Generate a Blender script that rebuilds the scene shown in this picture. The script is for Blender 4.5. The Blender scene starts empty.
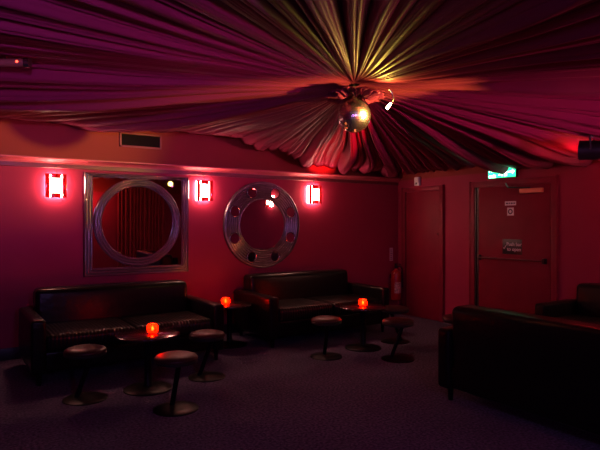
import bpy, bmesh, math, random
import numpy as np
from mathutils import Vector, Matrix
PI = math.pi
random.seed(7)
rng = np.random.RandomState(11)
scn = bpy.context.scene
COL = scn.collection

# ------------------------------------------------------------------ materials
def new_mat(name):
    m = bpy.data.materials.new(name); m.use_nodes = True
    nt = m.node_tree
    return m, nt, nt.nodes['Principled BSDF']

def mat(name, color, rough=0.5, metal=0.0, spec=0.5, var=0.0, vscale=8.0, bump=0.0, bscale=60.0, sheen=0.0, bdist=0.01, detail=4.0):
    m, nt, b = new_mat(name)
    b.inputs['Base Color'].default_value = (*color, 1)
    b.inputs['Roughness'].default_value = rough
    b.inputs['Metallic'].default_value = metal
    b.inputs['Specular IOR Level'].default_value = spec
    if sheen:
        b.inputs['Sheen Weight'].default_value = sheen
        b.inputs['Sheen Roughness'].default_value = 0.4
    tc = nt.nodes.new('ShaderNodeTexCoord')
    if var > 0:
        n = nt.nodes.new('ShaderNodeTexNoise'); n.inputs['Scale'].default_value = vscale; n.inputs['Detail'].default_value = detail
        r = nt.nodes.new('ShaderNodeMapRange')
        r.inputs['From Min'].default_value = 0.3; r.inputs['From Max'].default_value = 0.7
        r.inputs['To Min'].default_value = 1 - var; r.inputs['To Max'].default_value = 1 + var
        mx = nt.nodes.new('ShaderNodeVectorMath'); mx.operation = 'SCALE'
        mx.inputs[0].default_value = color
        nt.links.new(tc.outputs['Object'], n.inputs['Vector'])
        nt.links.new(n.outputs['Fac'], r.inputs['Value'])
        nt.links.new(r.outputs['Result'], mx.inputs['Scale'])
        nt.links.new(mx.outputs['Vector'], b.inputs['Base Color'])
    if bump > 0:
        n2 = nt.nodes.new('ShaderNodeTexNoise'); n2.inputs['Scale'].default_value = bscale; n2.inputs['Detail'].default_value = 3
        bp = nt.nodes.new('ShaderNodeBump'); bp.inputs['Strength'].default_value = bump; bp.inputs['Distance'].default_value = bdist
        nt.links.new(tc.outputs['Object'], n2.inputs['Vector'])
        nt.links.new(n2.outputs['Fac'], bp.inputs['Height'])
        nt.links.new(bp.outputs['Normal'], b.inputs['Normal'])
    return m

def emis(name, color, strength):
    m, nt, b = new_mat(name)
    b.inputs['Base Color'].default_value = (*[min(1, c) for c in color], 1)
    b.inputs['Emission Color'].default_value = (*color, 1)
    b.inputs['Emission Strength'].default_value = strength
    return m

def translucent(name, color, transp=0.0, gloss=0.08):
    m = bpy.data.materials.new(name); m.use_nodes = True
    nt = m.node_tree
    for n in list(nt.nodes):
        if n.type != 'OUTPUT_MATERIAL': nt.nodes.remove(n)
    out = [n for n in nt.nodes if n.type == 'OUTPUT_MATERIAL'][0]
    tl = nt.nodes.new('ShaderNodeBsdfTranslucent'); tl.inputs['Color'].default_value = (*color, 1)
    df = nt.nodes.new('ShaderNodeBsdfDiffuse'); df.inputs['Color'].default_value = (*color, 1)
    m1 = nt.nodes.new('ShaderNodeMixShader'); m1.inputs[0].default_value = 0.35
    nt.links.new(tl.outputs[0], m1.inputs[1]); nt.links.new(df.outputs[0], m1.inputs[2])
    cur = m1
    if transp > 0:
        tp = nt.nodes.new('ShaderNodeBsdfTransparent'); tp.inputs['Color'].default_value = (*color, 1)
        m2 = nt.nodes.new('ShaderNodeMixShader'); m2.inputs[0].default_value = transp
        nt.links.new(cur.outputs[0], m2.inputs[1]); nt.links.new(tp.outputs[0], m2.inputs[2]); cur = m2
    gl = nt.nodes.new('ShaderNodeBsdfGlossy'); gl.inputs['Roughness'].default_value = 0.1
    m3 = nt.nodes.new('ShaderNodeMixShader'); m3.inputs[0].default_value = gloss
    nt.links.new(cur.outputs[0], m3.inputs[1]); nt.links.new(gl.outputs[0], m3.inputs[2])
    nt.links.new(m3.outputs[0], out.inputs['Surface'])
    return m

def wall_material():
    # crimson paint up to the picture rail, a warmer terracotta frieze above it
    m, nt, b = new_mat('wall_paint')
    geo = nt.nodes.new('ShaderNodeNewGeometry')
    sep = nt.nodes.new('ShaderNodeSeparateXYZ')
    nt.links.new(geo.outputs['Position'], sep.inputs[0])
    gt = nt.nodes.new('ShaderNodeMath'); gt.operation = 'GREATER_THAN'; gt.inputs[1].default_value = 2.2
    nt.links.new(sep.outputs['Z'], gt.inputs[0])
    n = nt.nodes.new('ShaderNodeTexNoise'); n.inputs['Scale'].default_value = 2.5; n.inputs['Detail'].default_value = 5
    nt.links.new(geo.outputs['Position'], n.inputs['Vector'])
    ra = nt.nodes.new('ShaderNodeMix'); ra.data_type = 'RGBA'
    ra.inputs[6].default_value = (0.34, 0.028, 0.074, 1); ra.inputs[7].default_value = (0.27, 0.021, 0.058, 1)
    nt.links.new(n.outputs['Fac'], ra.inputs[0])
    rb = nt.nodes.new('ShaderNodeMix'); rb.data_type = 'RGBA'
    rb.inputs[6].default_value = (0.25, 0.036, 0.028, 1); rb.inputs[7].default_value = (0.19, 0.030, 0.023, 1)
    nt.links.new(n.outputs['Fac'], rb.inputs[0])
    mx = nt.nodes.new('ShaderNodeMix'); mx.data_type = 'RGBA'
    nt.links.new(gt.outputs[0], mx.inputs[0])
    nt.links.new(ra.outputs[2], mx.inputs[6]); nt.links.new(rb.outputs[2], mx.inputs[7])
    nt.links.new(mx.outputs[2], b.inputs['Base Color'])
    b.inputs['Roughness'].default_value = 0.55
    b.inputs['Specular IOR Level'].default_value = 0.12
    n2 = nt.nodes.new('ShaderNodeTexNoise'); n2.inputs['Scale'].default_value = 160
    bp = nt.nodes.new('ShaderNodeBump'); bp.inputs['Strength'].default_value = 0.15; bp.inputs['Distance'].default_value = 0.003
    nt.links.new(geo.outputs['Position'], n2.inputs['Vector'])
    nt.links.new(n2.outputs['Fac'], bp.inputs['Height']); nt.links.new(bp.outputs['Normal'], b.inputs['Normal'])
    return m

def ribbed_leather():
    m, nt, b = new_mat('ribbed_leather')
    b.inputs['Base Color'].default_value = (0.006, 0.005, 0.005, 1)
    b.inputs['Roughness'].default_value = 0.30; b.inputs['Specular IOR Level'].default_value = 0.18
    tc = nt.nodes.new('ShaderNodeTexCoord')
    w = nt.nodes.new('ShaderNodeTexWave'); w.bands_direction = 'X'; w.inputs['Scale'].default_value = 9.0
    w.inputs['Distortion'].default_value = 1.2; w.inputs['Detail'].default_value = 1
    bp = nt.nodes.new('ShaderNodeBump'); bp.inputs['Strength'].default_value = 0.5; bp.inputs['Distance'].default_value = 0.012
    nt.links.new(tc.outputs['Object'], w.inputs['Vector'])
    nt.links.new(w.outputs['Fac'], bp.inputs['Height']); nt.links.new(bp.outputs['Normal'], b.inputs['Normal'])
    return m

def carpet_material():
    m, nt, b = new_mat('carpet')
    tc = nt.nodes.new('ShaderNodeTexCoord')
    n = nt.nodes.new('ShaderNodeTexNoise'); n.inputs['Scale'].default_value = 48; n.inputs['Detail'].default_value = 6
    n1 = nt.nodes.new('ShaderNodeTexNoise'); n1.inputs['Scale'].default_value = 1.3; n1.inputs['Detail'].default_value = 4
    r = nt.nodes.new('ShaderNodeValToRGB')
    r.color_ramp.elements[0].position = 0.35; r.color_ramp.elements[0].color = (0.045, 0.038, 0.062, 1)
    r.color_ramp.elements[1].position = 0.68; r.color_ramp.elements[1].color = (0.150, 0.125, 0.195, 1)
    nt.links.new(tc.outputs['Object'], n.inputs['Vector']); nt.links.new(tc.outputs['Object'], n1.inputs['Vector'])
    nt.links.new(n.outputs['Fac'], r.inputs['Fac'])
    mr = nt.nodes.new('ShaderNodeMapRange'); mr.inputs['To Min'].default_value = 0.6; mr.inputs['To Max'].default_value = 1.3
    nt.links.new(n1.outputs['Fac'], mr.inputs['Value'])
    sc = nt.nodes.new('ShaderNodeVectorMath'); sc.operation = 'SCALE'
    nt.links.new(r.outputs['Color'], sc.inputs[0]); nt.links.new(mr.outputs['Result'], sc.inputs['Scale'])
    nt.links.new(sc.outputs['Vector'], b.inputs['Base Color'])
    b.inputs['Roughness'].default_value = 0.95; b.inputs['Specular IOR Level'].default_value = 0.1
    bp = nt.nodes.new('ShaderNodeBump'); bp.inputs['Strength'].default_value = 0.6; bp.inputs['Distance'].default_value = 0.01
    nt.links.new(n.outputs['Fac'], bp.inputs['Height']); nt.links.new(bp.outputs['Normal'], b.inputs['Normal'])
    return m

def fabric_material():
    m, nt, b = new_mat('drape_fabric')
    tc = nt.nodes.new('ShaderNodeTexCoord')
    n = nt.nodes.new('ShaderNodeTexNoise'); n.inputs['Scale'].default_value = 1.1; n.inputs['Detail'].default_value = 2
    nt.links.new(tc.outputs['Object'], n.inputs['Vector'])
    mx = nt.nodes.new('ShaderNodeMix'); mx.data_type = 'RGBA'
    mx.inputs[6].default_value = (0.17, 0.020, 0.050, 1); mx.inputs[7].default_value = (0.135, 0.018, 0.050, 1)
    nt.links.new(n.outputs['Fac'], mx.inputs[0]); nt.links.new(mx.outputs[2], b.inputs['Base Color'])
    b.inputs['Roughness'].default_value = 0.45; b.inputs['Specular IOR Level'].default_value = 0.04; b.inputs['Specular Tint'].default_value = (1.0, 0.22, 0.40, 1)
    b.inputs['Sheen Weight'].default_value = 0.0; b.inputs['Sheen Tint'].default_value = (0.9, 0.35, 0.55, 1)
    return m

M = dict(
    wall=wall_material(), carpet=carpet_material(), fabric=fabric_material(), ribbed=ribbed_leather(),
    trim=mat('rail_paint', (0.12, 0.010, 0.022), 0.4, var=0.12),
    cove=mat('cove_paint', (0.42, 0.07, 0.09), 0.45, var=0.1),
    skirting=mat('black_skirting', (0.012, 0.01, 0.012), 0.5),
    ceiling=mat('ceiling_paint', (0.05, 0.03, 0.04), 0.9),
    door=mat('door_paint', (0.20, 0.010, 0.030), 0.5, spec=0.15, var=0.12, vscale=3),
    architrave=mat('architrave_paint', (0.21, 0.011, 0.034), 0.45, spec=0.2, var=0.1),
    leather=mat('black_leather', (0.006, 0.005, 0.005), 0.30, spec=0.16, bump=0.35, bscale=14, bdist=0.012),
    dark_metal=mat('dark_metal', (0.005, 0.004, 0.005), 0.35, spec=0.08),
    black=mat('black_plastic', (0.01, 0.01, 0.011), 0.45),
    wood=mat('dark_table_wood', (0.022, 0.012, 0.010), 0.16, var=0.35, vscale=14),
    stool_top=mat('candle_tinted_stool_leather', (0.038, 0.012, 0.011), 0.40, spec=0.22, var=0.25, vscale=9, bump=0.2, bscale=25),  # dark leather with the red of the candlelight put into its colour
    pewter=mat('pewter_frame', (0.46, 0.42, 0.44), 0.20, metal=0.9, var=0.06, vscale=12),
    steel=mat('brushed_steel', (0.55, 0.53, 0.52), 0.25, metal=1.0),
    mirror=mat('mirror_glass', (0.80, 0.78, 0.80), 0.015, metal=1.0),
    tile=mat('mirror_tile', (0.92, 0.90, 0.90), 0.24, metal=1.0),
    plaster=mat('white_plastic', (0.62, 0.58, 0.60), 0.45),
    red_paint=mat('extinguisher_red', (0.34, 0.014, 0.014), 0.28),
    red_frame=translucent('red_acrylic', (0.30, 0.012, 0.016)),
    votive=translucent('red_votive_glass', (1.0, 0.13, 0.05), transp=0.80, gloss=0.06),
    wax=mat('candle_wax', (0.75, 0.55, 0.4), 0.5),
    tubes=emis('lit_tubes', (1.0, 0.44, 0.34), 150.0),
    diffuser=emis('lit_opal_glass', (1.0, 0.62, 0.50), 9.0),
    flame=emis('candle_flame', (1.0, 0.60, 0.15), 110.0),
    exit_green=emis('lit_green_sign', (0.02, 0.75, 0.28), 3.0),
    exit_white=emis('lit_white_lettering', (0.7, 1.0, 0.9), 6.0),
    led=emis('red_led', (1.0, 0.06, 0.03), 6.0),
    bulb=emis('lamp_bulb', (1.0, 0.85, 0.45), 25.0),
    lens_red=emis('red_lens', (1.0, 0.03, 0.02), 6.0),
    closer=mat('orange_closer_paint', (0.75, 0.26, 0.13), 0.4),
    white_print=mat('white_print', (0.75, 0.70, 0.72), 0.5),
    dark_print=mat('dark_print', (0.05, 0.03, 0.06), 0.5),
    sign_black=mat('sign_black', (0.012, 0.012, 0.014), 0.35),
    curtain=mat('red_curtain', (0.32, 0.022, 0.03), 0.75, var=0.15, vscale=3, sheen=0.3),
    vent=mat('vent_metal', (0.012, 0.007, 0.007), 0.6, spec=0.1),
    vent_frame=mat('vent_frame_paint', (0.22, 0.03, 0.04), 0.5),
)

# ------------------------------------------------------------------ mesh helpers
def obj(name, bm, material, parent=None, sharp=38.0, flat=False):
    bmesh.ops.remove_doubles(bm, verts=bm.verts, dist=1e-6)
    bmesh.ops.recalc_face_normals(bm, faces=bm.faces)
    lim = math.radians(sharp)
    for f in bm.faces: f.smooth = not flat
    for e in bm.edges:
        if len(e.link_faces) == 2 and e.calc_face_angle(0) > lim: e.smooth = False
    me = bpy.data.meshes.new(name); bm.to_mesh(me); bm.free()
    me.materials.append(material)
    o = bpy.data.objects.new(name, me); COL.objects.link(o)
    if parent: o.parent = parent
    return o

def tag(o, label, cat, group=None, kind=None):
    o['label'] = label; o['category'] = cat
    if group: o['group'] = group
    if kind: o['kind'] = kind
    return o

def thing(name, label, cat, loc=(0, 0, 0), rz=0.0, group=None):
    o = bpy.data.objects.new(name, None); COL.objects.link(o)
    o.empty_display_size = 0.1
    o.location = loc; o.rotation_euler = (0, 0, rz)
    return tag(o, label, cat, group)

def struct(name, bm, m, parent=None, **k):
    o = obj(name, bm, m, parent, **k)
    if parent is None: o['kind'] = 'structure'
    return o

def dup(root, loc, rz, label, group=None, name=None):
    r = root.copy(); COL.objects.link(r); r.location = loc; r.rotation_euler = (0, 0, rz); r['label'] = label
    if group: r['group'] = group
    for ch in list(root.children):
        c = ch.copy(); COL.objects.link(c); c.parent = r
        for g in list(ch.children):
            d = g.copy(); COL.objects.link(d); d.parent = c
    return r

def B(): return bmesh.new()

def box(bm, x0, x1, y0, y1, z0, z1, bev=0.0, seg=2):
    r = bmesh.ops.create_cube(bm, size=1.0)
    vs = r['verts']
    for v in vs:
        v.co = Vector(((x0 + x1) / 2 + v.co.x * (x1 - x0), (y0 + y1) / 2 + v.co.y * (y1 - y0), (z0 + z1) / 2 + v.co.z * (z1 - z0)))
    if bev > 0:
        es = list({e for v in vs for e in v.link_edges})
        bmesh.ops.bevel(bm, geom=es, offset=bev, segments=seg, profile=0.5, affect='EDGES')
    return bm

def boxm(*a, **k): return box(B(), *a, **k)

def rbox(bm, c, size, r, n=10, bulge=(0, 0, 0), fn=None):
    """rounded, slightly stuffed box"""
    hx, hy, hz = [s / 2 for s in size]
    cache = {}
    def vert(p):
        key = tuple(round(q, 5) for q in p)
        if key in cache: return cache[key]
        q = Vector((p[0] * hx, p[1] * hy, p[2] * hz))
        inner = Vector((max(-hx + r, min(hx - r, q.x)), max(-hy + r, min(hy - r, q.y)), max(-hz + r, min(hz - r, q.z))))
        d = q - inner
        if d.length > 1e-9: q = inner + d.normalized() * r
        bx, by, bz = bulge
        u = (1 - p[0] ** 2); v = (1 - p[1] ** 2); w = (1 - p[2] ** 2)
        q.x += p[0] * bx * v * w; q.y += p[1] * by * u * w; q.z += p[2] * bz * u * v
        q += Vector(c)
        if fn: q = fn(q)
        cache[key] = bm.verts.new(q)
        return cache[key]
    # non-uniform parameter so the rounded edge gets its own rows
    def params(h):
        k = min(0.49, r / (2 * h)) * 2
        a = [-1 + k * (1 - math.cos(i / 4 * PI / 2)) for i in range(5)] 
        inner = [-1 + k + (2 - 2 * k) * i / n for i in range(1, n)]
        b = [-t for t in reversed(a)]
        return a + inner + b
    PX, PY, PZ = params(hx), params(hy), params(hz)
    def face(A, Bp, f):
        for i in range(len(A) - 1):
            for j in range(len(Bp) - 1):
                q = [vert(f(A[i], Bp[j])), vert(f(A[i + 1], Bp[j])), vert(f(A[i + 1], Bp[j + 1])), vert(f(A[i], Bp[j + 1]))]
                q2 = []
                for v in q:
                    if v not in q2: q2.append(v)
                if len(q2) > 2:
                    try: bm.faces.new(q2)
                    except ValueError: pass
    for s in (-1, 1):
        face(PX, PY, lambda a, b: (a, b, s)); face(PX, PZ, lambda a, b: (a, s, b)); face(PY, PZ, lambda a, b: (s, a, b))
    return bm

def lathe(bm, prof, n=40, c=(0, 0, 0), axis='Z', a0=0.0):
    """revolve (r, h) points about an axis through c"""
    rings = []
    for r, h in prof:
        if r < 1e-6:
            p = (0, 0, h); pts = [p]
        else:
            pts = [(r * math.cos(a0 + 2 * PI * i / n), r * math.sin(a0 + 2 * PI * i / n), h) for i in range(n)]
        ring = []
        for p in pts:
            if axis == 'Y': p = (p[0], -p[2], p[1])      # h runs towards -Y (out of a wall)
            elif axis == 'X': p = (p[2], p[0], p[1])
            ring.append(bm.verts.new(Vector(p) + Vector(c)))
        rings.append(ring)
    for a, b in zip(rings, rings[1:]):
        if len(a) == 1 and len(b) == 1: continue
        for i in range(n):
            j = (i + 1) % n
            if len(a) == 1: bm.faces.new((a[0], b[i], b[j]))
            elif len(b) == 1: bm.faces.new((a[i], a[j], b[0]))
            else: bm.faces.new((a[i], a[j], b[j], b[i]))
    return bm

def tube(bm, pts, r, n=12, cap=True):
    pts = [Vector(p) for p in pts]
    rings = []
    up = None
    for i, p in enumerate(pts):
        if i == 0: d = pts[1] - p
        elif i == len(pts) - 1: d = p - pts[i - 1]
        else: d = (pts[i + 1] - p).normalized() + (p - pts[i - 1]).normalized()
        d.normalize()
        if up is None: up = Vector((0, 0, 1)) if abs(d.z) < 0.9 else Vector((1, 0, 0))
        a = d.cross(up).normalized(); b = a.cross(d).normalized(); up = b
        rr = r[i] if isinstance(r, (list, tuple)) else r
        rings.append([bm.verts.new(p + (a * math.cos(2 * PI * k / n) + b * math.sin(2 * PI * k / n)) * rr) for k in range(n)])
    for a, b in zip(rings, rings[1:]):
        for k in range(n): bm.faces.new((a[k], a[(k + 1) % n], b[(k + 1) % n], b[k]))
    if cap:
        bm.faces.new(rings[0]); bm.faces.new(list(reversed(rings[-1])))
    return bm

def sweep_x(bm, prof, x0, x1):
    """profile (y, z) closed polygon extruded along x"""
    a = [bm.verts.new((x0, y, z)) for y, z in prof]; b = [bm.verts.new((x1, y, z)) for y, z in prof]
    n = len(prof)
    for i in range(n): bm.faces.new((a[i], a[(i + 1) % n], b[(i + 1) % n], b[i]))
    bm.faces.new(a); bm.faces.new(list(reversed(b)))
    return bm

def text_mesh(name, body, size, material, parent, loc, align='CENTER', depth=0.001):
    """lettering lying in the local XZ plane, facing -Y"""
    cu = bpy.data.curves.new(name, 'FONT'); cu.body = body; cu.size = size; cu.align_x = align; cu.extrude = depth
    t = bpy.data.objects.new(name, cu); COL.objects.link(t)
    dg = bpy.context.evaluated_depsgraph_get()
    me = bpy.data.meshes.new_from_object(t.evaluated_get(dg))
    bpy.data.objects.remove(t); bpy.data.curves.remove(cu)
    me.transform(Matrix.Rotation(PI / 2, 4, 'X')); me.transform(Matrix.Translation(loc))
    me.materials.clear(); me.materials.append(material); me.name = name
    o = bpy.data.objects.new(name, me); COL.objects.link(o); o.parent = parent
    return o

# ------------------------------------------------------------------ room shell
XL, XR, YF, YB, ZC = -3.0, 6.35, -2.5, 6.81, 3.0
T = 0.15
struct('floor', boxm(XL - T, XR + T, YF - T, YB + T, -0.12, 0.0), M['carpet'])
struct('ceiling', boxm(XL - T, XR + T, YF - T, YB + T, ZC, ZC + 0.1), M['ceiling'])
struct('wall_back', boxm(XL - T, XR + T, YB, YB + T, 0, ZC), M['wall'])
struct('wall_right', boxm(XR, XR + T, YF, YB, 0, ZC), M['wall'])
struct('wall_left', boxm(XL - T, XL, YF, YB, 0, ZC), M['wall'])
struct('wall_front', boxm(XL - T, XR + T, YF - T, YF, 0, ZC), M['wall'])
struct('baseboard_back', boxm(XL, XR, YB - 0.018, YB, 0, 0.13, bev=0.004), M['skirting'])
bm = B()
for y0, y1 in ((YF, 3.98), (5.30, 5.78), (6.71, YB - 0.02)): box(bm, XR - 0.018, XR, y0, y1, 0, 0.10, bev=0.004)
struct('baseboard_right', bm, M['skirting'])

# picture rail: flat fascia below, cove swelling out above it
bm = B()
f = [(0, 2.126), (-0.010, 2.126), (-0.014, 2.131), (-0.014, 2.172), (-0.010, 2.176)]
sweep_x(bm, [(YB + y, z) for y, z in f + [(0, 2.176)]], XL, XR)
struct('trim_1', bm, M['trim'])
bm = B()
cove = [(0, 2.176), (-0.018, 2.176)]
for i in range(9):
    a = i / 8 * PI / 2
    cove.append((-0.018 - 0.067 * (1 - math.cos(a)), 2.178 + 0.043 * math.sin(a)))
cove += [(-0.095, 2.224), (-0.095, 2.238), (0, 2.238)]
sweep_x(bm, [(YB + y, z) for y, z in cove], XL, XR)
struct('trim_2', bm, M['cove'])

# ------------------------------------------------------------------ ceiling drape
CX, CY, HC = 3.003, 3.774, 2.665
def smooth(a, b, x):
    t = min(1, max(0, (x - a) / (b - a))); return t * t * (3 - 2 * t)
def interp(x, pts):
    return float(np.interp(x, [p[0] for p in pts], [p[1] for p in pts]))
x0, x1, y0, y1 = XL + 0.06, XR - 0.06, YF + 0.06, YB - 0.06
NP, NR = 6600, 40
# irregular pleats: a cumulative random walk of pleat widths
def pleats(n, seed):
    r = np.random.RandomState(seed)
    w = r.uniform(0.3, 2.0, n); e = np.concatenate([[0], np.cumsum(w)]); e = e / e[-1] * 2 * PI
    h = r.uniform(0.3, 1.0, n)
    return e, h
E1, H1 = pleats(135, 3); E2, H2 = pleats(340, 5)
def pl(phi, E, H):
    phi = phi % (2 * PI)
    i = np.clip(np.searchsorted(E, phi, side='right') - 1, 0, len(H) - 1)
    u = (phi - E[i]) / (E[i + 1] - E[i])
    wdt = (E[i + 1] - E[i])
    return np.abs(np.sin(PI * u)) ** 0.6 * H[i] * wdt
phis = np.linspace(0, 2 * PI, NP, endpoint=False)
dx, dy = np.cos(phis), np.sin(phis)
with np.errstate(divide='ignore'):
    tx = np.where(dx > 0, (x1 - CX) / dx, np.where(dx < 0, (x0 - CX) / dx, 1e9))
    ty = np.where(dy > 0, (y1 - CY) / dy, np.where(dy < 0, (y0 - CY) / dy, 1e9))
R = np.minimum(tx, ty)
PXE, PYE = CX + dx * R, CY + dy * R
HE = np.empty(NP); EX = np.empty(NP)
for k in range(NP):
    X, Y = PXE[k], PYE[k]
    if tx[k] < ty[k] and dx[k] > 0:       # door wall
        HE[k] = interp(Y, [(-2.5, 2.62), (0, 2.60), (2.0, 2.34), (3.0, 2.25), (3.9, 2.225), (4.35, 2.19), (4.62, 2.20), (4.95, 2.27), (5.2, 2.29), (5.6, 2.30), (6.75, 2.29)])
        EX[k] = 1.7
    elif ty[k] <= tx[k] and dy[k] > 0:    # wall with the mirrors
        HE[k] = interp(X, [(-3, 2.66), (3.1, 2.665), (3.5, 2.60), (3.98, 2.51), (4.2, 2.46), (4.55, 2.345), (5.1, 2.31), (5.6, 2.30), (6.3, 2.285)])
        EX[k] = interp(X, [(3.1, 1.5), (3.9, 3.2), (4.7, 2.6), (5.6, 1.7)])
    else:
        HE[k] = 2.63; EX[k] = 1.5
# soften the wall heights a little around the room
ker = np.hanning(25); ker /= ker.sum()
HE = np.convolve(np.concatenate([HE[-12:], HE, HE[:12]]), ker, mode='valid')
R0 = 0.05
vt = np.zeros((NR + 1, NP, 3))
low = 0.5 * np.sin(3 * phis + 1.0) + 0.5 * np.sin(7 * phis + 2.1) + 0.5 * np.sin(13 * phis + 0.4)
for i in range(NR + 1):
    t = (i / NR) ** 1.25
    r = R0 + t * (R - R0)
    wob = 0.018 * np.sin(5 * phis + 6 * t) * t + 0.008 * np.sin(17 * phis + 9 * t) * t
    p = pl(phis + wob, E1, H1) * 1.0 * r + pl(phis + wob * 1.3, E2, H2) * 0.75 * r * (0.6 + 0.4 * np.sin(11 * phis + 8 * t))
    fade = min(1.0, 0.35 + 2.2 * t)
    edge = 1 - 0.45 * smooth(0.85, 1.0, t)
    p = np.minimum(p * fade * edge, 0.17)
    zc = HC + 0.04 * math.exp(-(t / 0.05) ** 2)
    sag = 0.055 * 4 * t * (1 - t) * (0.7 + 0.3 * low)
    z = zc + (HE - zc) * t ** EX - sag - (p - 0.06 * t) 
    rr = np.minimum(r, R)
    vt[i, :, 0] = CX + dx * rr; vt[i, :, 1] = CY + dy * rr; vt[i, :, 2] = z
# keep the cloth clear of the rail
vt[:, :, 2] = np.where((vt[:, :, 1] > YB - 0.16), np.maximum(vt[:, :, 2], 2.245), vt[:, :, 2])
idx = np.arange((NR + 1) * NP).reshape(NR + 1, NP)
a = idx[:-1]; b = idx[1:]
faces = np.stack([a, np.roll(a, -1, 1), np.roll(b, -1, 1), b], -1).reshape(-1, 4)
me = bpy.data.meshes.new('ceiling_drape')
me.vertices.add(vt.shape[0] * NP); me.vertices.foreach_set('co', vt.reshape(-1))
me.loops.add(faces.size); me.loops.foreach_set('vertex_index', faces.reshape(-1).astype(np.int32))
me.polygons.add(len(faces)); me.polygons.foreach_set('loop_start', np.arange(0, faces.size, 4, dtype=np.int32))
me.update(calc_edges=True); me.validate()
me.polygons.foreach_set('use_smooth', np.ones(len(faces), dtype=bool))
me.materials.append(M['fabric'])
drape_cloth = bpy.data.objects.new('pleated_cloth', me); COL.objects.link(drape_cloth)
drape = thing('ceiling_drape', 'maroon pleated fabric canopy radiating across the ceiling from above the mirror ball', 'drape', (0, 0, 0))
drape_cloth.parent = drape
# crumpled rosette where the pleats are gathered
bm = B()
NA, NB = 260, 9
rows = []
for j in range(NB):
    row = []
    for i in range(NA):
        a = 2 * PI * i / NA; u = j / (NB - 1)
        cr = 0.5 * math.sin(29 * a + 5 * u) + 0.45 * math.sin(47 * a + 1.3 - 7 * u) + 0.35 * math.sin(71 * a + 9 * u)
        rad = 0.06 + 0.17 * math.sin(PI * min(1, u * 0.9)) * (1 + 0.20 * cr) + 0.03 * cr * u
        z = 2.655 - 0.060 * u - 0.020 * cr * (0.3 + u) - 0.02 * math.sin(9 * a + 2) * u
        row.append(bm.verts.new((CX + rad * math.cos(a), CY + rad * math.sin(a), z)))
    rows.append(row)
for j in range(NB - 1):
    for i in range(NA):
        k = (i + 1) % NA
        bm.faces.new((rows[j][i], rows[j][k], rows[j + 1][k], rows[j + 1][i]))
obj('gathered_rosette', bm, M['fabric'], drape, sharp=180)

# ------------------------------------------------------------------ mirror ball
BR, BH = 0.144, 2.434
ball = thing('mirror_ball', 'silver mirror ball hanging under the gathered centre of the ceiling drape', 'disco ball', (CX, CY, BH - BR))
bm = B(); bmesh.ops.create_uvsphere(bm, u_segments=40, v_segments=24, radius=BR - 0.003, matrix=Matrix.Translation((0, 0, BR)))
obj('ball_core', bm, M['black'], ball)
bm = B()
NL = 21
for j in range(NL):
    la = -PI / 2 + PI * (j + 0.5) / NL; half = PI / NL / 2 * 0.93
    n = max(4, int(round(2 * NL * math.cos(la))))
    off = random.random()
    for i in range(n):
        lo = 2 * PI * (i + off) / n
        nrm = Vector((math.cos(la) * math.cos(lo), math.cos(la) * math.sin(lo), math.sin(la)))
        ea = Vector((-math.sin(lo), math.cos(lo), 0)); no = nrm.cross(ea).normalized()
        ja, jb = random.gauss(0, 0.025), random.gauss(0, 0.025)
        w = BR * math.cos(la) * PI / n * 0.94; h = BR * half
        vs = []
        for su, sv in ((-1, -1), (1, -1), (1, 1), (-1, 1)):
            vs.append(bm.verts.new(Vector((0, 0, BR)) + nrm * BR + ea * su * w + no * sv * h + nrm * (su * w * ja + sv * h * jb)))
        bm.faces.new(vs)
obj('mirror_tiles', bm, M['tile'], ball, flat=True)
bm = B(); lathe(bm, [(0, BR * 2 + 0.02), (0.012, BR * 2 + 0.02), (0.026, BR * 2 + 0.008), (0.03, BR * 2 - 0.004), (0, BR * 2 - 0.006)], 20)
obj('hanger_cap', bm, M['steel'], ball)
bm = B(); tube(bm, [(0, 0, BR * 2 + 0.015), (0, 0, BR * 2 + 0.13)], 0.005, 8)
obj('hanging_rod', bm, M['steel'], ball)

# small clip lamp just right of the ball
px, py, pz = 3.13, 3.44, 2.50
clip = thing('clip_lamp', 'small bright clip lamp hanging just right of the mirror ball', 'lamp', (px, py, pz))
lit = bpy.data.objects.new('clip_lamp_light', None); bpy.data.objects.remove(lit)
ax = Vector((-0.03, 0.02, -0.045))
bm = B(); tube(bm, [(0, 0, 0), ax * 0.6, ax], [0.008, 0.012, 0.012], 12); obj('lamp_head', bm, M['bulb'], clip)
bm = B(); tube(bm, [(0.0, 0.0, 0.0), (0.022, -0.006, 0.035), (0.012, 0.0, 0.085), (-0.015, 0.01, 0.115)], 0.005, 8); obj('bracket', bm, M['steel'], clip)

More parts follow.
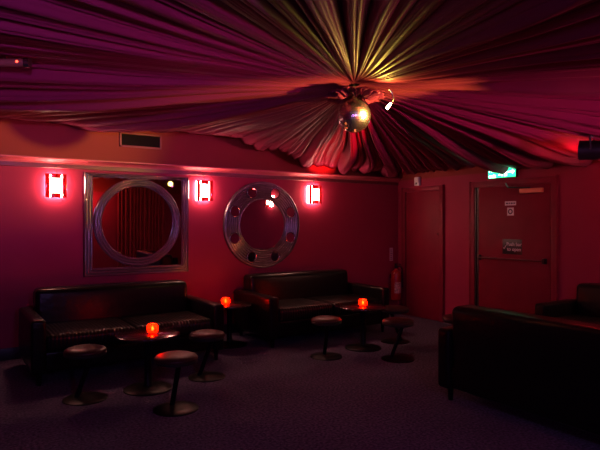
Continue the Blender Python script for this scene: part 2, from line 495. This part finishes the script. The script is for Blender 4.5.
# ------------------------------------------------------------------ sofas
def make_sofa(label, loc, rz, L=1.9, D=1.0):
    t = thing('sofa', label, 'sofa', loc, rz, 'black leather sofas')
    AW, H = 0.13, 0.80
    lean = lambda q: Vector((q.x, q.y + 0.05 * max(0, (q.z - 0.3)) , q.z))
    bm = B(); rbox(bm, (0, -D / 2, 0.215), (L - 2 * AW + 0.02, D - 0.06, 0.19), 0.025, 6); obj('base', bm, M['leather'], t)
    bt = 0.25
    bm = B(); rbox(bm, (0, -bt / 2 - 0.03, 0.46), (L - 2 * AW - 0.004, bt, 0.70), 0.055, 12, (0, 0.015, 0.006), lean); obj('backrest', bm, M['leather'], t)
    for s in (-1, 1):
        bm = B(); rbox(bm, (s * (L / 2 - AW / 2), -D / 2, 0.36), (AW, D, 0.50), 0.03, 8, (0.006, 0.004, 0.006)); obj('armrest', bm, M['leather'], t)
    w = (L - 2 * AW) / 2
    for s in (-1, 1):
        bm = B(); rbox(bm, (s * w / 2, -(D + bt) / 2 - 0.015, 0.385), (w - 0.006, D - bt - 0.03, 0.16), 0.045, 12, (0, 0.008, 0.014)); obj('seat_cushion', bm, M['ribbed'], t)
    for sx in (-1, 1):
        for yy in (-0.09, -D + 0.07):
            bm = B(); tube(bm, [(sx * (L / 2 - 0.075), yy, 0.0), (sx * (L / 2 - 0.075), yy, 0.13)], [0.020, 0.026], 16); obj('leg', bm, M['dark_metal'], t)
    return t
make_sofa('long black leather sofa under the square mirror at the left', (1.62, 6.50, 0), 0, 1.92)
make_sofa('black leather sofa under the round mirror, beside the fire extinguisher', (4.20, 6.68, 0), 0, 1.90)
make_sofa('nearest black sofa at lower right, seen from behind', (3.52, 2.34, 0), PI / 2, 1.92, 0.98)
make_sofa('black leather sofa at right edge with its back to the exit-door wall', (6.315, 2.75, 0), -PI / 2, 1.92, 0.83)

# ------------------------------------------------------------------ round tables
def make_table(label, loc):
    t = thing('round_table', label, 'table', loc, 0, 'low round tables')
    bm = B(); lathe(bm, [(0, 0.502), (0.272, 0.502), (0.281, 0.497), (0.283, 0.488), (0.279, 0.479), (0.26, 0.475), (0, 0.475)], 64); obj('tabletop', bm, M['wood'], t)
    bm = B(); lathe(bm, [(0.0, 0.476), (0.11, 0.476), (0.11, 0.468), (0.04, 0.462), (0.033, 0.45), (0.033, 0.05), (0.045, 0.030), (0.0, 0.03)], 28); obj('pedestal', bm, M['dark_metal'], t)
    bm = B(); lathe(bm, [(0, 0.034), (0.05, 0.032), (0.14, 0.022), (0.205, 0.014), (0.214, 0.008), (0.214, 0), (0, 0)], 56); obj('base_plate', bm, M['dark_metal'], t)
    return t
t1 = make_table('low round table with candle in front of the left sofa', (1.546, 4.92, 0))
dup(t1, (2.95, 6.16, 0), 0.4, 'small round table with candle in the gap between the two sofas')
dup(t1, (4.22, 5.13, 0), 0.8, 'low round table with candle in front of the sofa under the round mirror')

def make_candle(label, loc):
    t = thing('candle_holder', label, 'candle', loc, 0, 'red glass votive candles')
    bm = B(); lathe(bm, [(0, 0.004), (0.026, 0.0), (0.042, 0.010), (0.053, 0.030), (0.056, 0.048), (0.052, 0.066), (0.042, 0.082), (0.034, 0.089), (0.032, 0.087),
                         (0.040, 0.079), (0.049, 0.064), (0.053, 0.048), (0.050, 0.031), (0.040, 0.013), (0.024, 0.006), (0, 0.008)], 32); obj('glass_bowl', bm, M['votive'], t)
    bm = B(); lathe(bm, [(0, 0.009), (0.020, 0.009), (0.020, 0.022), (0.016, 0.025), (0, 0.024)], 20); obj('wax', bm, M['wax'], t)
    bm = B(); lathe(bm, [(0, 0.026), (0.009, 0.032), (0.012, 0.042), (0.008, 0.056), (0, 0.070)], 12); obj('flame', bm, M['flame'], t)
    return t
CZ = 0.502
candles = [(1.582, 4.90), (2.88, 6.12), (4.205, 5.115)]
c1 = make_candle('lit red glass candle on the table before the left sofa', (*candles[0], CZ))
dup(c1, (*candles[1], CZ), 0, 'lit red glass candle on the small table between the two sofas')
dup(c1, (*candles[2], CZ), 0, 'lit red glass candle on the table before the round-mirror sofa')

# ------------------------------------------------------------------ stools
def make_stool(label, loc, rz):
    t = thing('stool', label, 'stool', loc, rz, 'round slanted-stem stools')
    bm = B(); lathe(bm, [(0, 0.447), (0.08, 0.446), (0.135, 0.441), (0.160, 0.432), (0.172, 0.418), (0.174, 0.408), (0.170, 0.400), (0, 0.398)], 48); obj('seat_pad', bm, M['stool_top'], t)
    bm = B(); lathe(bm, [(0, 0.401), (0.169, 0.401), (0.173, 0.396), (0.170, 0.380), (0.150, 0.372), (0, 0.370)], 48); obj('seat_ring', bm, M['black'], t)
    bm = B(); tube(bm, [(-0.075, 0, 0.010), (0.055, 0, 0.375)], 0.021, 16); obj('slanted_stem', bm, M['dark_metal'], t)
    bm = B(); lathe(bm, [(0, 0.020), (0.10, 0.018), (0.165, 0.013), (0.180, 0.007), (0.180, 0), (0, 0)], 48); obj('base_plate', bm, M['dark_metal'], t)
    return t
TH = math.radians(32.9)
s1 = make_stool('round stool in front of the left arm end of the left sofa', (1.01, 4.93, 0), -TH)
for loc, rz, lab in [
    ((1.57, 4.267, 0), -TH - 0.9, 'nearest round stool, standing in front of the left candle table'),
    ((2.149, 4.99, 0), -TH, 'round stool to the right of the left candle table'),
    ((3.60, 5.02, 0), -TH - 1.3, 'round stool left of the candle table below the round mirror'),
    ((4.20, 4.506, 0), -TH, 'round stool right of the far candle table, nearer of the two there'),
    ((4.80, 5.20, 0), -TH + 2.9, 'round stool behind the far table, nearest to the fire extinguisher'),
    ((4.93, 4.30, 0), -TH + 0.5, 'round stool mostly hidden behind the near end of the lower right sofa')]:
    dup(s1, loc, rz, lab)

# ------------------------------------------------------------------ square mirror with circular ring
MX0, MX1, MZ0, MZ1 = 1.37, 2.668, 0.863, 2.097
sq = thing('square_mirror', 'square mirror with ribbed pewter frame and inner ring above the left sofa', 'mirror', (2.02, YB - 0.002, MZ0), 0)
sq.rotation_euler = (math.radians(0.55), 0, 0)
w2 = (MX1 - MX0) / 2; mh = MZ1 - MZ0
bm = boxm(-w2 + 0.01, w2 - 0.01, -0.016, -0.002, 0.01, mh - 0.01); obj('mirror_glass', bm, M['mirror'], sq)
def ridges(width, n, base, amp):
    """(offset, height) outline of a ribbed moulding"""
    pr = [(0, 0), (0, base)]
    for i in range(n):
        a = width * i / n; b = width * (i + 1) / n
        for k in range(1, 6):
            u = k / 6; pr.append((a + (b - a) * u, base + amp * math.sin(PI * u)))
        pr.append((b, base))
    pr.append((width, 0))
    return pr
def rail(bm, p0, p1, inward, pr, m0, m1):
    """moulding from p0 to p1 (x,z), profile grows along inward, mitred by m0/m1"""
    p0, p1, inward = Vector(p0), Vector(p1), Vector(inward)
    d = (p1 - p0).normalized(); A = []; Bq = []
    for o, h in pr:
        a = p0 + inward * o + d * o * m0; b = p1 + inward * o - d * o * m1
        A.append(bm.verts.new((a.x, -h, a.y))); Bq.append(bm.verts.new((b.x, -h, b.y)))
    n = len(pr)
    for i in range(n - 1): bm.faces.new((A[i], A[i + 1], Bq[i + 1], Bq[i]))
    bm.faces.new(A); bm.faces.new(list(reversed(Bq)))
pr = ridges(0.105, 3, 0.014, 0.028); prt = ridges(0.055, 2, 0.014, 0.022)
bm = B()
rail(bm, (-w2, 0), (-w2, mh), (1, 0), pr, 1, 0.5)
rail(bm, (w2, 0), (w2, mh), (-1, 0), pr, 1, 0.5)
rail(bm, (-w2, 0), (w2, 0), (0, 1), pr, 1, 1)
rail(bm, (-w2, mh), (w2, mh), (0, -1), prt, 1.9, 1.9)
obj('square_frame', bm, M['pewter'], sq, sharp=60)
bm = B()
ring = [(0.438, 0.014)] + [(0.438 + o, 0.016 + h) for o, h in ridges(0.102, 3, 0.008, 0.026)] + [(0.540, 0.014)]
lathe(bm, ring, 96, (-0.006, 0, 1.509 - MZ0), 'Y'); obj('circular_ring', bm, M['pewter'], sq, sharp=60)

# ------------------------------------------------------------------ round mirror with eight port holes
rm = thing('round_mirror', 'round mirror in dark ribbed metal frame with eight small round holes', 'mirror', (3.767, YB - 0.002, 1.475 - 0.608), 0)
rm.rotation_euler = (math.radians(0.55), 0, 0)
cz = 0.608
bm = B(); lathe(bm, [(0, 0.012), (0.37, 0.012), (0.37, 0.002), (0, 0.002)], 80, (0, 0, cz), 'Y'); obj('mirror_glass', bm, M['mirror'], rm)
bm = B()
pr = [(0.355, 0.004), (0.355, 0.022), (0.362, 0.030), (0.374, 0.030), (0.380, 0.024)]
for i in range(6):
    a = 0.384 + 0.032 * i
    pr += [(a, 0.026), (a + 0.008, 0.034), (a + 0.020, 0.036), (a + 0.028, 0.028)]
pr += [(0.580, 0.026), (0.584, 0.040), (0.596, 0.042), (0.606, 0.034), (0.608, 0.002)]
lathe(bm, pr, 112, (0, 0, cz), 'Y'); obj('ribbed_ring', bm, mat('gunmetal_frame', (0.20, 0.18, 0.20), 0.32, metal=0.85, var=0.2, vscale=14), rm, sharp=50)
for k in range(8):
    a = PI / 8 + k * PI / 4
    c = (0.482 * math.cos(a), 0, cz + 0.482 * math.sin(a))
    bm = B(); lathe(bm, [(0.066, 0.030), (0.066, 0.046), (0.071, 0.050), (0.077, 0.048), (0.080, 0.030)], 32, c, 'Y')
    p = obj('port_rim', bm, M['pewter'], rm)
    bm = B(); lathe(bm, [(0, 0.040), (0.067, 0.040), (0.067, 0.034), (0, 0.034)], 32, c, 'Y'); obj('port_glass', bm, M['mirror'], p)

# ------------------------------------------------------------------ wall sconces
def make_sconce(label, loc, rz=0):
    t = thing('wall_sconce', label, 'wall lamp', loc, rz, 'glowing red-framed sconces')
    W, H = 0.112, 0.135
    # local z = 0 at the bottom of the fitting, y = 0 on the wall
    bm = boxm(-0.045, 0.045, -0.006, 0.0, 0.06, 0.21, bev=0.001); obj('wall_plate', bm, M['steel'], t)
    bm = boxm(-0.092, 0.092, -0.024, -0.006, 0.010, 0.260, bev=0.004); obj('lamp_tube_box', bm, M['tubes'], t)
    bm = boxm(-0.074, 0.074, -0.080, -0.072, 0.045, 0.225, bev=0.003); obj('opal_glass', bm, M['diffuser'], t)
    # red front: two uprights and short top and bottom pieces, parted by slits
    bm = B()
    box(bm, -W, -0.068, -0.098, -0.088, 0, 2 * H, bev=0.002); box(bm, 0.068, W, -0.098, -0.088, 0, 2 * H, bev=0.002)
    for z0, z1 in ((0, 0.050), (2 * H - 0.050, 2 * H)):
        box(bm, -0.054, 0.054, -0.098, -0.088, z0, z1, bev=0.002)
    obj('red_front', bm, M['red_frame'], t)
    for z in (0.012, 2 * H - 0.012):
        bm = B(); tube(bm, [(-W + 0.005, -0.086, z), (W - 0.005, -0.086, z)], 0.003, 6); obj('bracket_bar', bm, M['steel'], t)
    for x in (-0.04, 0.04):
        bm = B(); tube(bm, [(x, -0.086, 0.012), (x, -0.010, 0.07)], 0.003, 6); obj('bracket_arm', bm, M['steel'], t)
    bm = B(); tube(bm, [(0.012, -0.012, 0.20), (0.016, -0.012, 0.30), (0.006, -0.03, 0.335), (0.010, -0.046, 0.37)], 0.004, 6); obj('cable', bm, M['black'], t)
    return t
SZ = 1.923 - 0.135
q = make_sconce('leftmost glowing wall sconce, left of the square mirror', (1.062, YB, SZ))
dup(q, (2.865, YB, SZ), 0, 'glowing wall sconce between the square mirror and the round mirror')
dup(q, (4.62, YB, SZ), 0, 'glowing wall sconce just right of the round mirror')
dup(q, (XR, 2.52, SZ), -PI / 2, 'glowing wall sconce reflected in the round mirror, on the exit-door wall')

# ------------------------------------------------------------------ air vent above the rail
vt_ = thing('air_vent', 'dark slatted air vent high on the wall above the square mirror', 'vent', (2.05, YB, 2.43))
bm = B()
for a in ((-0.26, 0.26, -0.018, 0, 0.0, 0.022), (-0.26, 0.26, -0.018, 0, 0.158, 0.18), (-0.26, -0.238, -0.018, 0, 0.0, 0.18), (0.238, 0.26, -0.018, 0, 0.0, 0.18)): box(bm, *a, bev=0.003)
obj('frame', bm, M['vent_frame'], vt_)
bm = B(); box(bm, -0.24, 0.24, -0.004, 0, 0.02, 0.16)
for i in range(9):
    z = 0.03 + i * 0.0145
    vs = [bm.verts.new(p) for p in ((-0.238, -0.004, z + 0.010), (0.238, -0.004, z + 0.010), (0.238, -0.016, z), (-0.238, -0.016, z))]; bm.faces.new(vs)
obj('louvres', bm, M['vent'], vt_)

# ------------------------------------------------------------------ doors on the right wall (local x = -Y world, front = -X)
def door_root(name, y, loc_z=0):
    o = bpy.data.objects.new(name, None); COL.objects.link(o); o.location = (XR, y, loc_z); o.rotation_euler = (0, 0, -PI / 2); o['kind'] = 'structure'
    return o
def architrave(parent, w, h, aw, gap_left=0.0):
    bm = B()
    box(bm, -w / 2 - aw, -w / 2, -0.035, 0, 0, h + aw, bev=0.006)
    box(bm, w / 2, w / 2 + aw, -0.035, 0, 0, h + aw, bev=0.006)
    box(bm, -w / 2 - aw, w / 2 + aw, -0.034, 0, h, h + aw, bev=0.006)
    box(bm, -w / 2 - aw - 0.008, -w / 2 - aw + 0.012, -0.042, 0, 0, h + aw + 0.008, bev=0.004)
    box(bm, w / 2 + aw - 0.012, w / 2 + aw + 0.008, -0.042, 0, 0, h + aw + 0.008, bev=0.004)
    return obj('architrave', bm, M['architrave'], parent)
d1 = door_root('door_1', 6.24)
architrave(d1, 0.74, 2.0, 0.07)
bm = boxm(-0.362, 0.362, -0.014, 0.0, 0.006, 1.994, bev=0.003); obj('door_leaf', bm, M['door'], d1)
bm = B(); box(bm, -0.372, -0.362, -0.016, 0, 0, 2.0); obj('door_gap', bm, M['black'], d1)
bm = B(); lathe(bm, [(0, 0.024), (0.016, 0.024), (0.018, 0.018), (0.018, 0.014)], 16, (0.33, 0, 1.33), 'Y'); h = obj('lock_cylinder', bm, M['steel'], d1)

d2 = door_root('door_2', 4.628)
architrave(d2, 1.17, 2.0, 0.08)
bm = boxm(-0.515, 0.572, -0.020, 0.0, 0.006, 1.994, bev=0.003); obj('door_leaf', bm, M['door'], d2)
bm = boxm(-0.585, -0.560, -0.024, 0.0, 0.0, 2.0); box(bm, -0.545, -0.517, -0.022, 0.0, 0.0, 1.999); obj('hinge_edge', bm, M['black'], d2)
bm = B()
tube(bm, [(-0.47, -0.065, 1.02), (0.50, -0.065, 1.02)], 0.012, 14)
pb = obj('push_bar', bm, mat('push_bar_paint', (0.10, 0.012, 0.02), 0.4), d2)
for x in (-0.485, 0.515):
    bm = boxm(x - 0.020, x + 0.020, -0.082, -0.02, 0.985, 1.055, bev=0.008); obj('bar_end_box', bm, M['black'], pb)
bm = boxm(0.17, 0.49, -0.075, -0.02, 1.885, 1.945, bev=0.008); cl = obj('door_closer', bm, M['closer'], d2)
bm = B(); tube(bm, [(0.30, -0.05, 1.955), (0.05, -0.14, 1.965), (-0.05, -0.05, 2.03)], 0.009, 8); tube(bm, [(0.30, -0.05, 1.945), (0.30, -0.05, 1.965)], 0.016, 10)
obj('closer_arm', bm, M['black'], cl)

def wall_thing(name, label, cat, y, z, off=0.0): return thing(name, label, cat, (XR - off, y, z), -PI / 2)
# black sign on the exit door
sg = wall_thing('push_bar_sign', 'small black sign with white writing above the push bar of exit door', 'sign', 4.60, 1.085, 0.020)
bm = boxm(-0.148, 0.148, -0.006, 0, 0, 0.20, bev=0.002); obj('sign_plate', bm, M['sign_black'], sg)
text_mesh('lettering', 'Push bar\nto open', 0.066, M['white_print'], sg, (0.032, -0.0075, 0.112))
bm = B(); tube(bm, [(-0.132, -0.007, 0.085), (-0.118, -0.007, 0.068), (-0.096, -0.007, 0.112)], 0.004, 6); obj('tick_mark', bm, M['white_print'], sg)
# small notices higher on the door
nt_ = wall_thing('door_notice', 'narrow pale notice strip near the top of the exit door', 'notice', 4.625, 1.735, 0.020)
bm = boxm(-0.085, 0.085, -0.003, 0, 0, 0.055); obj('notice_sheet', bm, M['white_print'], nt_)
bm = B()
for i, (a, w) in enumerate(((-0.07, 0.035), (-0.025, 0.02), (0.005, 0.03), (0.045, 0.025))): box(bm, a, a + w, -0.0045, -0.003, 0.018, 0.036)
obj('printed_line', bm, M['dark_print'], nt_)
n2 = wall_thing('fire_door_disc_sign', 'small square pale sign with dark ring symbol on the exit door', 'sign', 4.625, 1.60, 0.020)
bm = boxm(-0.05, 0.05, -0.003, 0, 0, 0.105); obj('sign_plate', bm, M['white_print'], n2)
bm = B(); lathe(bm, [(0.020, 0.003), (0.020, 0.005), (0.036, 0.005), (0.036, 0.003)], 28, (0, 0, 0.052), 'Y'); obj('ring_symbol', bm, M['dark_print'], n2)
# exit sign
ex = wall_thing('exit_sign', 'lit green exit sign above the exit door, partly behind the drape hem', 'exit sign', 4.75, 2.105, 0.0)
bm = boxm(-0.225, 0.225, -0.038, 0, 0, 0.155, bev=0.005); obj('sign_housing', bm, M['black'], ex)
bm = boxm(-0.215, 0.215, -0.042, -0.036, 0.008, 0.147, bev=0.002); obj('lit_panel', bm, M['exit_green'], ex)
text_mesh('lettering', 'Fire\nexit', 0.075, M['exit_white'], ex, (-0.205, -0.044, 0.088), align='LEFT')
bm = B()   # running figure, doorway and arrow
lathe(bm, [(0, 0.046), (0.010, 0.046), (0.010, 0.042)], 14, (0.005, 0, 0.122), 'Y')
for pts, r in (([(0.0, -0.044, 0.108), (-0.010, -0.044, 0.068)], 0.010), ([(-0.010, -0.044, 0.068), (0.012, -0.044, 0.050), (0.008, -0.044, 0.026)], 0.006), ([(-0.010, -0.044, 0.068), (-0.024, -0.044, 0.046), (-0.044, -0.044, 0.044)], 0.006), ([(0.0, -0.044, 0.104), (0.022, -0.044, 0.090)], 0.005), ([(0.0, -0.044, 0.104), (-0.026, -0.044, 0.092)], 0.005)): tube(bm, pts, r, 6)
box(bm, 0.045, 0.085, -0.046, -0.042, 0.024, 0.132)
tube(bm, [(0.105, -0.044, 0.078), (0.175, -0.044, 0.078)], 0.008, 6)
vs = [bm.verts.new(p) for p in ((0.168, -0.046, 0.110), (0.168, -0.046, 0.046), (0.205, -0.046, 0.078))]; bm.faces.new(vs)
obj('running_figure_and_arrow', bm, M['exit_white'], ex)
# white sensor box near the corner
sn = wall_thing('alarm_sensor', 'small white alarm box on the wall above the left plain door', 'alarm', 6.34, 2.095)
bm = boxm(-0.052, 0.052, -0.045, 0, 0, 0.135, bev=0.008); obj('housing', bm, M['plaster'], sn)
bm = boxm(-0.018, 0.018, -0.048, -0.044, 0.02, 0.05, bev=0.001); obj('sensor_window', bm, M['dark_print'], sn)

# ------------------------------------------------------------------ fire extinguisher and its notice
fe = thing('fire_extinguisher', 'red fire extinguisher hung in the corner beside the plain door', 'fire extinguisher', (6.205, 6.700, 0.24))
bm = B(); lathe(bm, [(0, 0.012), (0.060, 0.0), (0.078, 0.006), (0.084, 0.030), (0.084, 0.40), (0.078, 0.445), (0.055, 0.480), (0.030, 0.495), (0.026, 0.520), (0, 0.520)], 36); obj('cylinder', bm, M['red_paint'], fe)
bm = B(); lathe(bm, [(0.0, 0.575), (0.022, 0.57), (0.026, 0.55), (0.024, 0.518), (0, 0.516)], 20)
box(bm, -0.012, 0.012, -0.11, 0.03, 0.585, 0.597, bev=0.003); box(bm, -0.012, 0.012, -0.10, 0.0, 0.545, 0.556, bev=0.003); box(bm, -0.01, 0.01, 0.0, 0.025, 0.55, 0.595)
obj('valve_handle', bm, M['black'], fe)
bm = B(); tube(bm, [(0.02, 0.0, 0.545), (0.075, -0.02, 0.555), (0.100, -0.035, 0.50), (0.098, -0.035, 0.36), (0.096, -0.035, 0.20)], [0.010, 0.010, 0.010, 0.011, 0.016], 10); obj('hose', bm, M['black'], fe)
bm = B()
n = 20
vs0 = []; 
for i in range(n + 1):
    a = math.radians(-150 + 100 * i / n); vs0.append((bm.verts.new((0.0848 * math.cos(a), 0.0848 * math.sin(a), 0.12)), bm.verts.new((0.0848 * math.cos(a), 0.0848 * math.sin(a), 0.30))))
for a, b in zip(vs0, vs0[1:]): bm.faces.new((a[0], b[0], b[1], a[1]))
lb = obj('instruction_label', bm, mat('label_cream', (0.55, 0.28, 0.22), 0.5, var=0.7, vscale=40), fe)
bm = B(); box(bm, -0.03, 0.03, 0.078, 0.109, 0.36, 0.42); obj('wall_hook', bm, M['black'], fe)
fs = thing('extinguisher_notice', 'narrow pale notice on the wall above the fire extinguisher', 'notice', (6.20, YB, 0.875))
bm = boxm(-0.035, 0.035, -0.003, 0, 0, 0.215); obj('notice_sheet', bm, mat('pink_print', (0.62, 0.40, 0.42), 0.5), fs)
bm = B()
for i in range(6): box(bm, -0.024, 0.024 - 0.006 * (i % 3), -0.0045, -0.003, 0.024 + i * 0.030, 0.034 + i * 0.030)
obj('printed_lines', bm, M['dark_print'], fs)

# ------------------------------------------------------------------ lamps hung below the drape
def aim(o, target):
    d = Vector(target) - Vector(o.location); o.rotation_euler = d.to_track_quat('-Z', 'Y').to_euler()
RS = Vector((5.34, 2.976, 2.215)); RT = Vector((3.95, 6.72, 2.42))
sp = thing('stage_spotlight', 'black stage spotlight hanging at the far right under the drape', 'spotlight', tuple(RS))
d = (RT - RS).normalized()
bm = B(); tube(bm, [-d * 0.12, -d * 0.11, -d * 0.02, d * 0.09, d * 0.11], [0.05, 0.085, 0.095, 0.095, 0.10], 28, cap=False)
vs = [bm.verts.new(v.co) for v in []]
tube(bm, [-d * 0.121, -d * 0.119], 0.05, 28)
obj('lamp_can', bm, M['black'], sp, sharp=50)
bm = B(); tube(bm, [d * 0.085, d * 0.088], 0.092, 28); obj('red_lens', bm, M['lens_red'], sp)
side = d.cross(Vector((0, 0, 1))).normalized()
bm = B(); tube(bm, [side * 0.11 + Vector((0, 0, 0)), side * 0.11 + Vector((0, 0, 0.13)), -side * 0.11 + Vector((0, 0, 0.13)), -side * 0.11], 0.009, 8); tube(bm, [(0, 0, 0.13), (0, 0, 0.22)], 0.012, 10)
obj('yoke', bm, M['black'], sp)
PS = Vector((4.079, 2.125, 2.255)); pd = (Vector((CX, CY, BH)) - PS).normalized()
pn = thing('pin_spotlight', 'small black pin spotlight with a yellow bulb, reflected in the corner of the square mirror', 'spotlight', tuple(PS))
bm = B(); tube(bm, [-pd * 0.17, -pd * 0.16, -pd * 0.04, -pd * 0.012], [0.03, 0.048, 0.055, 0.055], 24); obj('lamp_can', bm, M['black'], pn, sharp=50)
bm = B(); tube(bm, [-pd * 0.011, -pd * 0.007], 0.048, 24); obj('lens', bm, emis('yellow_lens', (1.0, 0.72, 0.12), 14.0), pn)
bm = B(); tube(bm, [-pd * 0.09 + Vector((0, 0, 0.05)), -pd * 0.09 + Vector((0, 0, 0.34))], 0.008, 8); obj('hanging_stem', bm, M['black'], pn)
# thin lighting bar at the left with a red indicator
br = thing('lighting_bar', 'short dark bar with a red indicator light under the drape at upper left', 'lighting bar', (0.461, 3.99, 2.55))
dl = Vector((-0.8396, 0.5432, 0))
bm = B(); tube(bm, [(0, 0, 0), tuple(dl * 0.9)], 0.026, 16); obj('tube', bm, mat('dark_brown_tube', (0.22, 0.08, 0.05), 0.5), br)
bm = B(); tube(bm, [tuple(-dl * 0.012), tuple(dl * 0.02)], 0.033, 16); obj('end_ring', bm, M['steel'], br)
bm = B(); bmesh.ops.create_uvsphere(bm, u_segments=10, v_segments=8, radius=0.008, matrix=Matrix.Translation(dl * 0.06 + Vector((-0.543, -0.84, 0)) * 0.027)); obj('indicator_light', bm, M['led'], br)
for k in (0.15, 0.75):
    bm = B(); tube(bm, [tuple(dl * k + Vector((0, 0, 0.02))), tuple(dl * k + Vector((0, 0, 0.42)))], 0.004, 6); obj('suspension_wire', bm, M['black'], br)

# curtain on the far side of the room, seen in the square mirror
bm = B()
n = 220; cx0, cx1 = 4.15, 5.55; A = []; Z = (0.03, 2.35)
for i in range(n + 1):
    u = i / n; x = cx0 + (cx1 - cx0) * u
    y = YF + 0.075 + 0.038 * math.sin(u * 2 * PI * 13 + 1.2 * math.sin(u * 17)) 
    A.append((x, y))
for off in (0, 0.004): pass
g = [[bm.verts.new((x, y + o, z)) for x, y in A] for o, z in ((0, Z[0]), (0, Z[1]), (0.006, Z[1]), (0.006, Z[0]))]
for k in range(4):
    a, b = g[k], g[(k + 1) % 4]
    for i in range(n): bm.faces.new((a[i], a[i + 1], b[i + 1], b[i]))
tag(obj('curtain', bm, M['curtain'], sharp=60), 'long red curtain on the opposite wall, reflected in the square mirror', 'curtain')

# ------------------------------------------------------------------ lights
def light(name, kind, loc, color, power, target=None, **k):
    l = bpy.data.lights.new(name, kind); l.color = color; l.energy = power
    for a, v in k.items(): setattr(l, a, v)
    o = bpy.data.objects.new(name, l); COL.objects.link(o); o.location = loc
    if target: aim(o, target)
    return o
for x, y in candles:
    light('candle_light', 'POINT', (x, y, CZ + 0.079), (1.0, 0.20, 0.06), 7.0, shadow_soft_size=0.012)
# orange pin spot that throws the ball's shadow on the wall
light('pin_spot', 'SPOT', (4.079, 2.125, 2.255), (1.0, 0.64, 0.09), 1050, (CX - 0.06, CY, BH + 0.06), spot_size=math.radians(34), spot_blend=1.0, shadow_soft_size=0.03)
light('ruffle_fill', 'SPOT', (0.5, -1.6, 1.9), (1.0, 0.03, 0.04), 26000, (4.28, 5.8, 2.50), spot_size=math.radians(4.6), spot_blend=0.6, shadow_soft_size=0.03)  # unseen spot added behind the camera to redden the drape ruffle
light('red_hem_fill', 'POINT', tuple(RS + Vector((0.18, 0.24, -0.04))), (1.0, 0.03, 0.03), 5.0, shadow_soft_size=0.03)  # point light added beside the spotlight for the red glow on the hem
light('clip_spot', 'SPOT', (px - 0.05, py + 0.06, pz + 0.055), (1.0, 0.62, 0.09), 18, (CX + 0.02, CY - 0.40, 2.66), spot_size=math.radians(120), spot_blend=0.8, shadow_soft_size=0.015)
# unseen lamps behind the camera: violet tint, crimson added to redden the drape
light('violet_uplight', 'SPOT', (-0.3, -1.9, 1.85), (0.62, 0.20, 1.0), 640, (0.0, 1.4, 2.95), spot_size=math.radians(56), spot_blend=0.75, shadow_soft_size=0.05)
light('violet_wash', 'AREA', (-1.6, -1.2, 1.5), (0.62, 0.22, 1.0), 18, (1.5, 4.5, 1.5), shape='DISK', size=0.5)
light('violet_floor_wash', 'AREA', (0.8, -1.6, 2.3), (0.45, 0.33, 1.0), 24, (2.0, 2.6, 0.0), shape='DISK', size=0.4)
light('crimson_fill', 'SPOT', (5.95, -1.4, 1.3), (1.0, 0.11, 0.42), 950, (4.7, 1.0, 2.55), spot_size=math.radians(60), spot_blend=0.75, shadow_soft_size=0.05)
light('clip_beam', 'SPOT', (px - 0.04, py + 0.01, pz - 0.05), (1.0, 0.74, 0.16), 40, (CX, CY, BH), spot_size=math.radians(60), spot_blend=0.5, shadow_soft_size=0.012)
light('curtain_fill', 'POINT', (3.28, -2.1, 1.95), (1.0, 0.12, 0.07), 22, shadow_soft_size=0.02)  # unseen red light added to brighten the curtain in the mirror
w = bpy.data.worlds.new('world'); scn.world = w; w.use_nodes = True
w.node_tree.nodes['Background'].inputs[0].default_value = (0, 0, 0, 1)
w.node_tree.nodes['Background'].inputs[1].default_value = 0.0

# ------------------------------------------------------------------ camera
cam = bpy.data.cameras.new('camera'); co = bpy.data.objects.new('camera', cam); COL.objects.link(co)
cam.sensor_width = 36; cam.sensor_fit = 'HORIZONTAL'; cam.lens = 36 * 550 / 600
cam.shift_y = -2.0 / 600
cam.clip_start = 0.02; cam.clip_end = 60
co.location = (0, 0, 1.5); co.rotation_euler = (PI / 2, 0, -TH)
scn.camera = co
scn.view_settings.view_transform = 'Standard'; scn.view_settings.look = 'None'
scn.view_settings.exposure = 0.0; scn.view_settings.gamma = 1.0
scn.cycles.use_denoising = True
scn.cycles.denoising_prefilter = 'ACCURATE'
scn.cycles.max_bounces = 8
scn.cycles.sample_clamp_indirect = 4.0
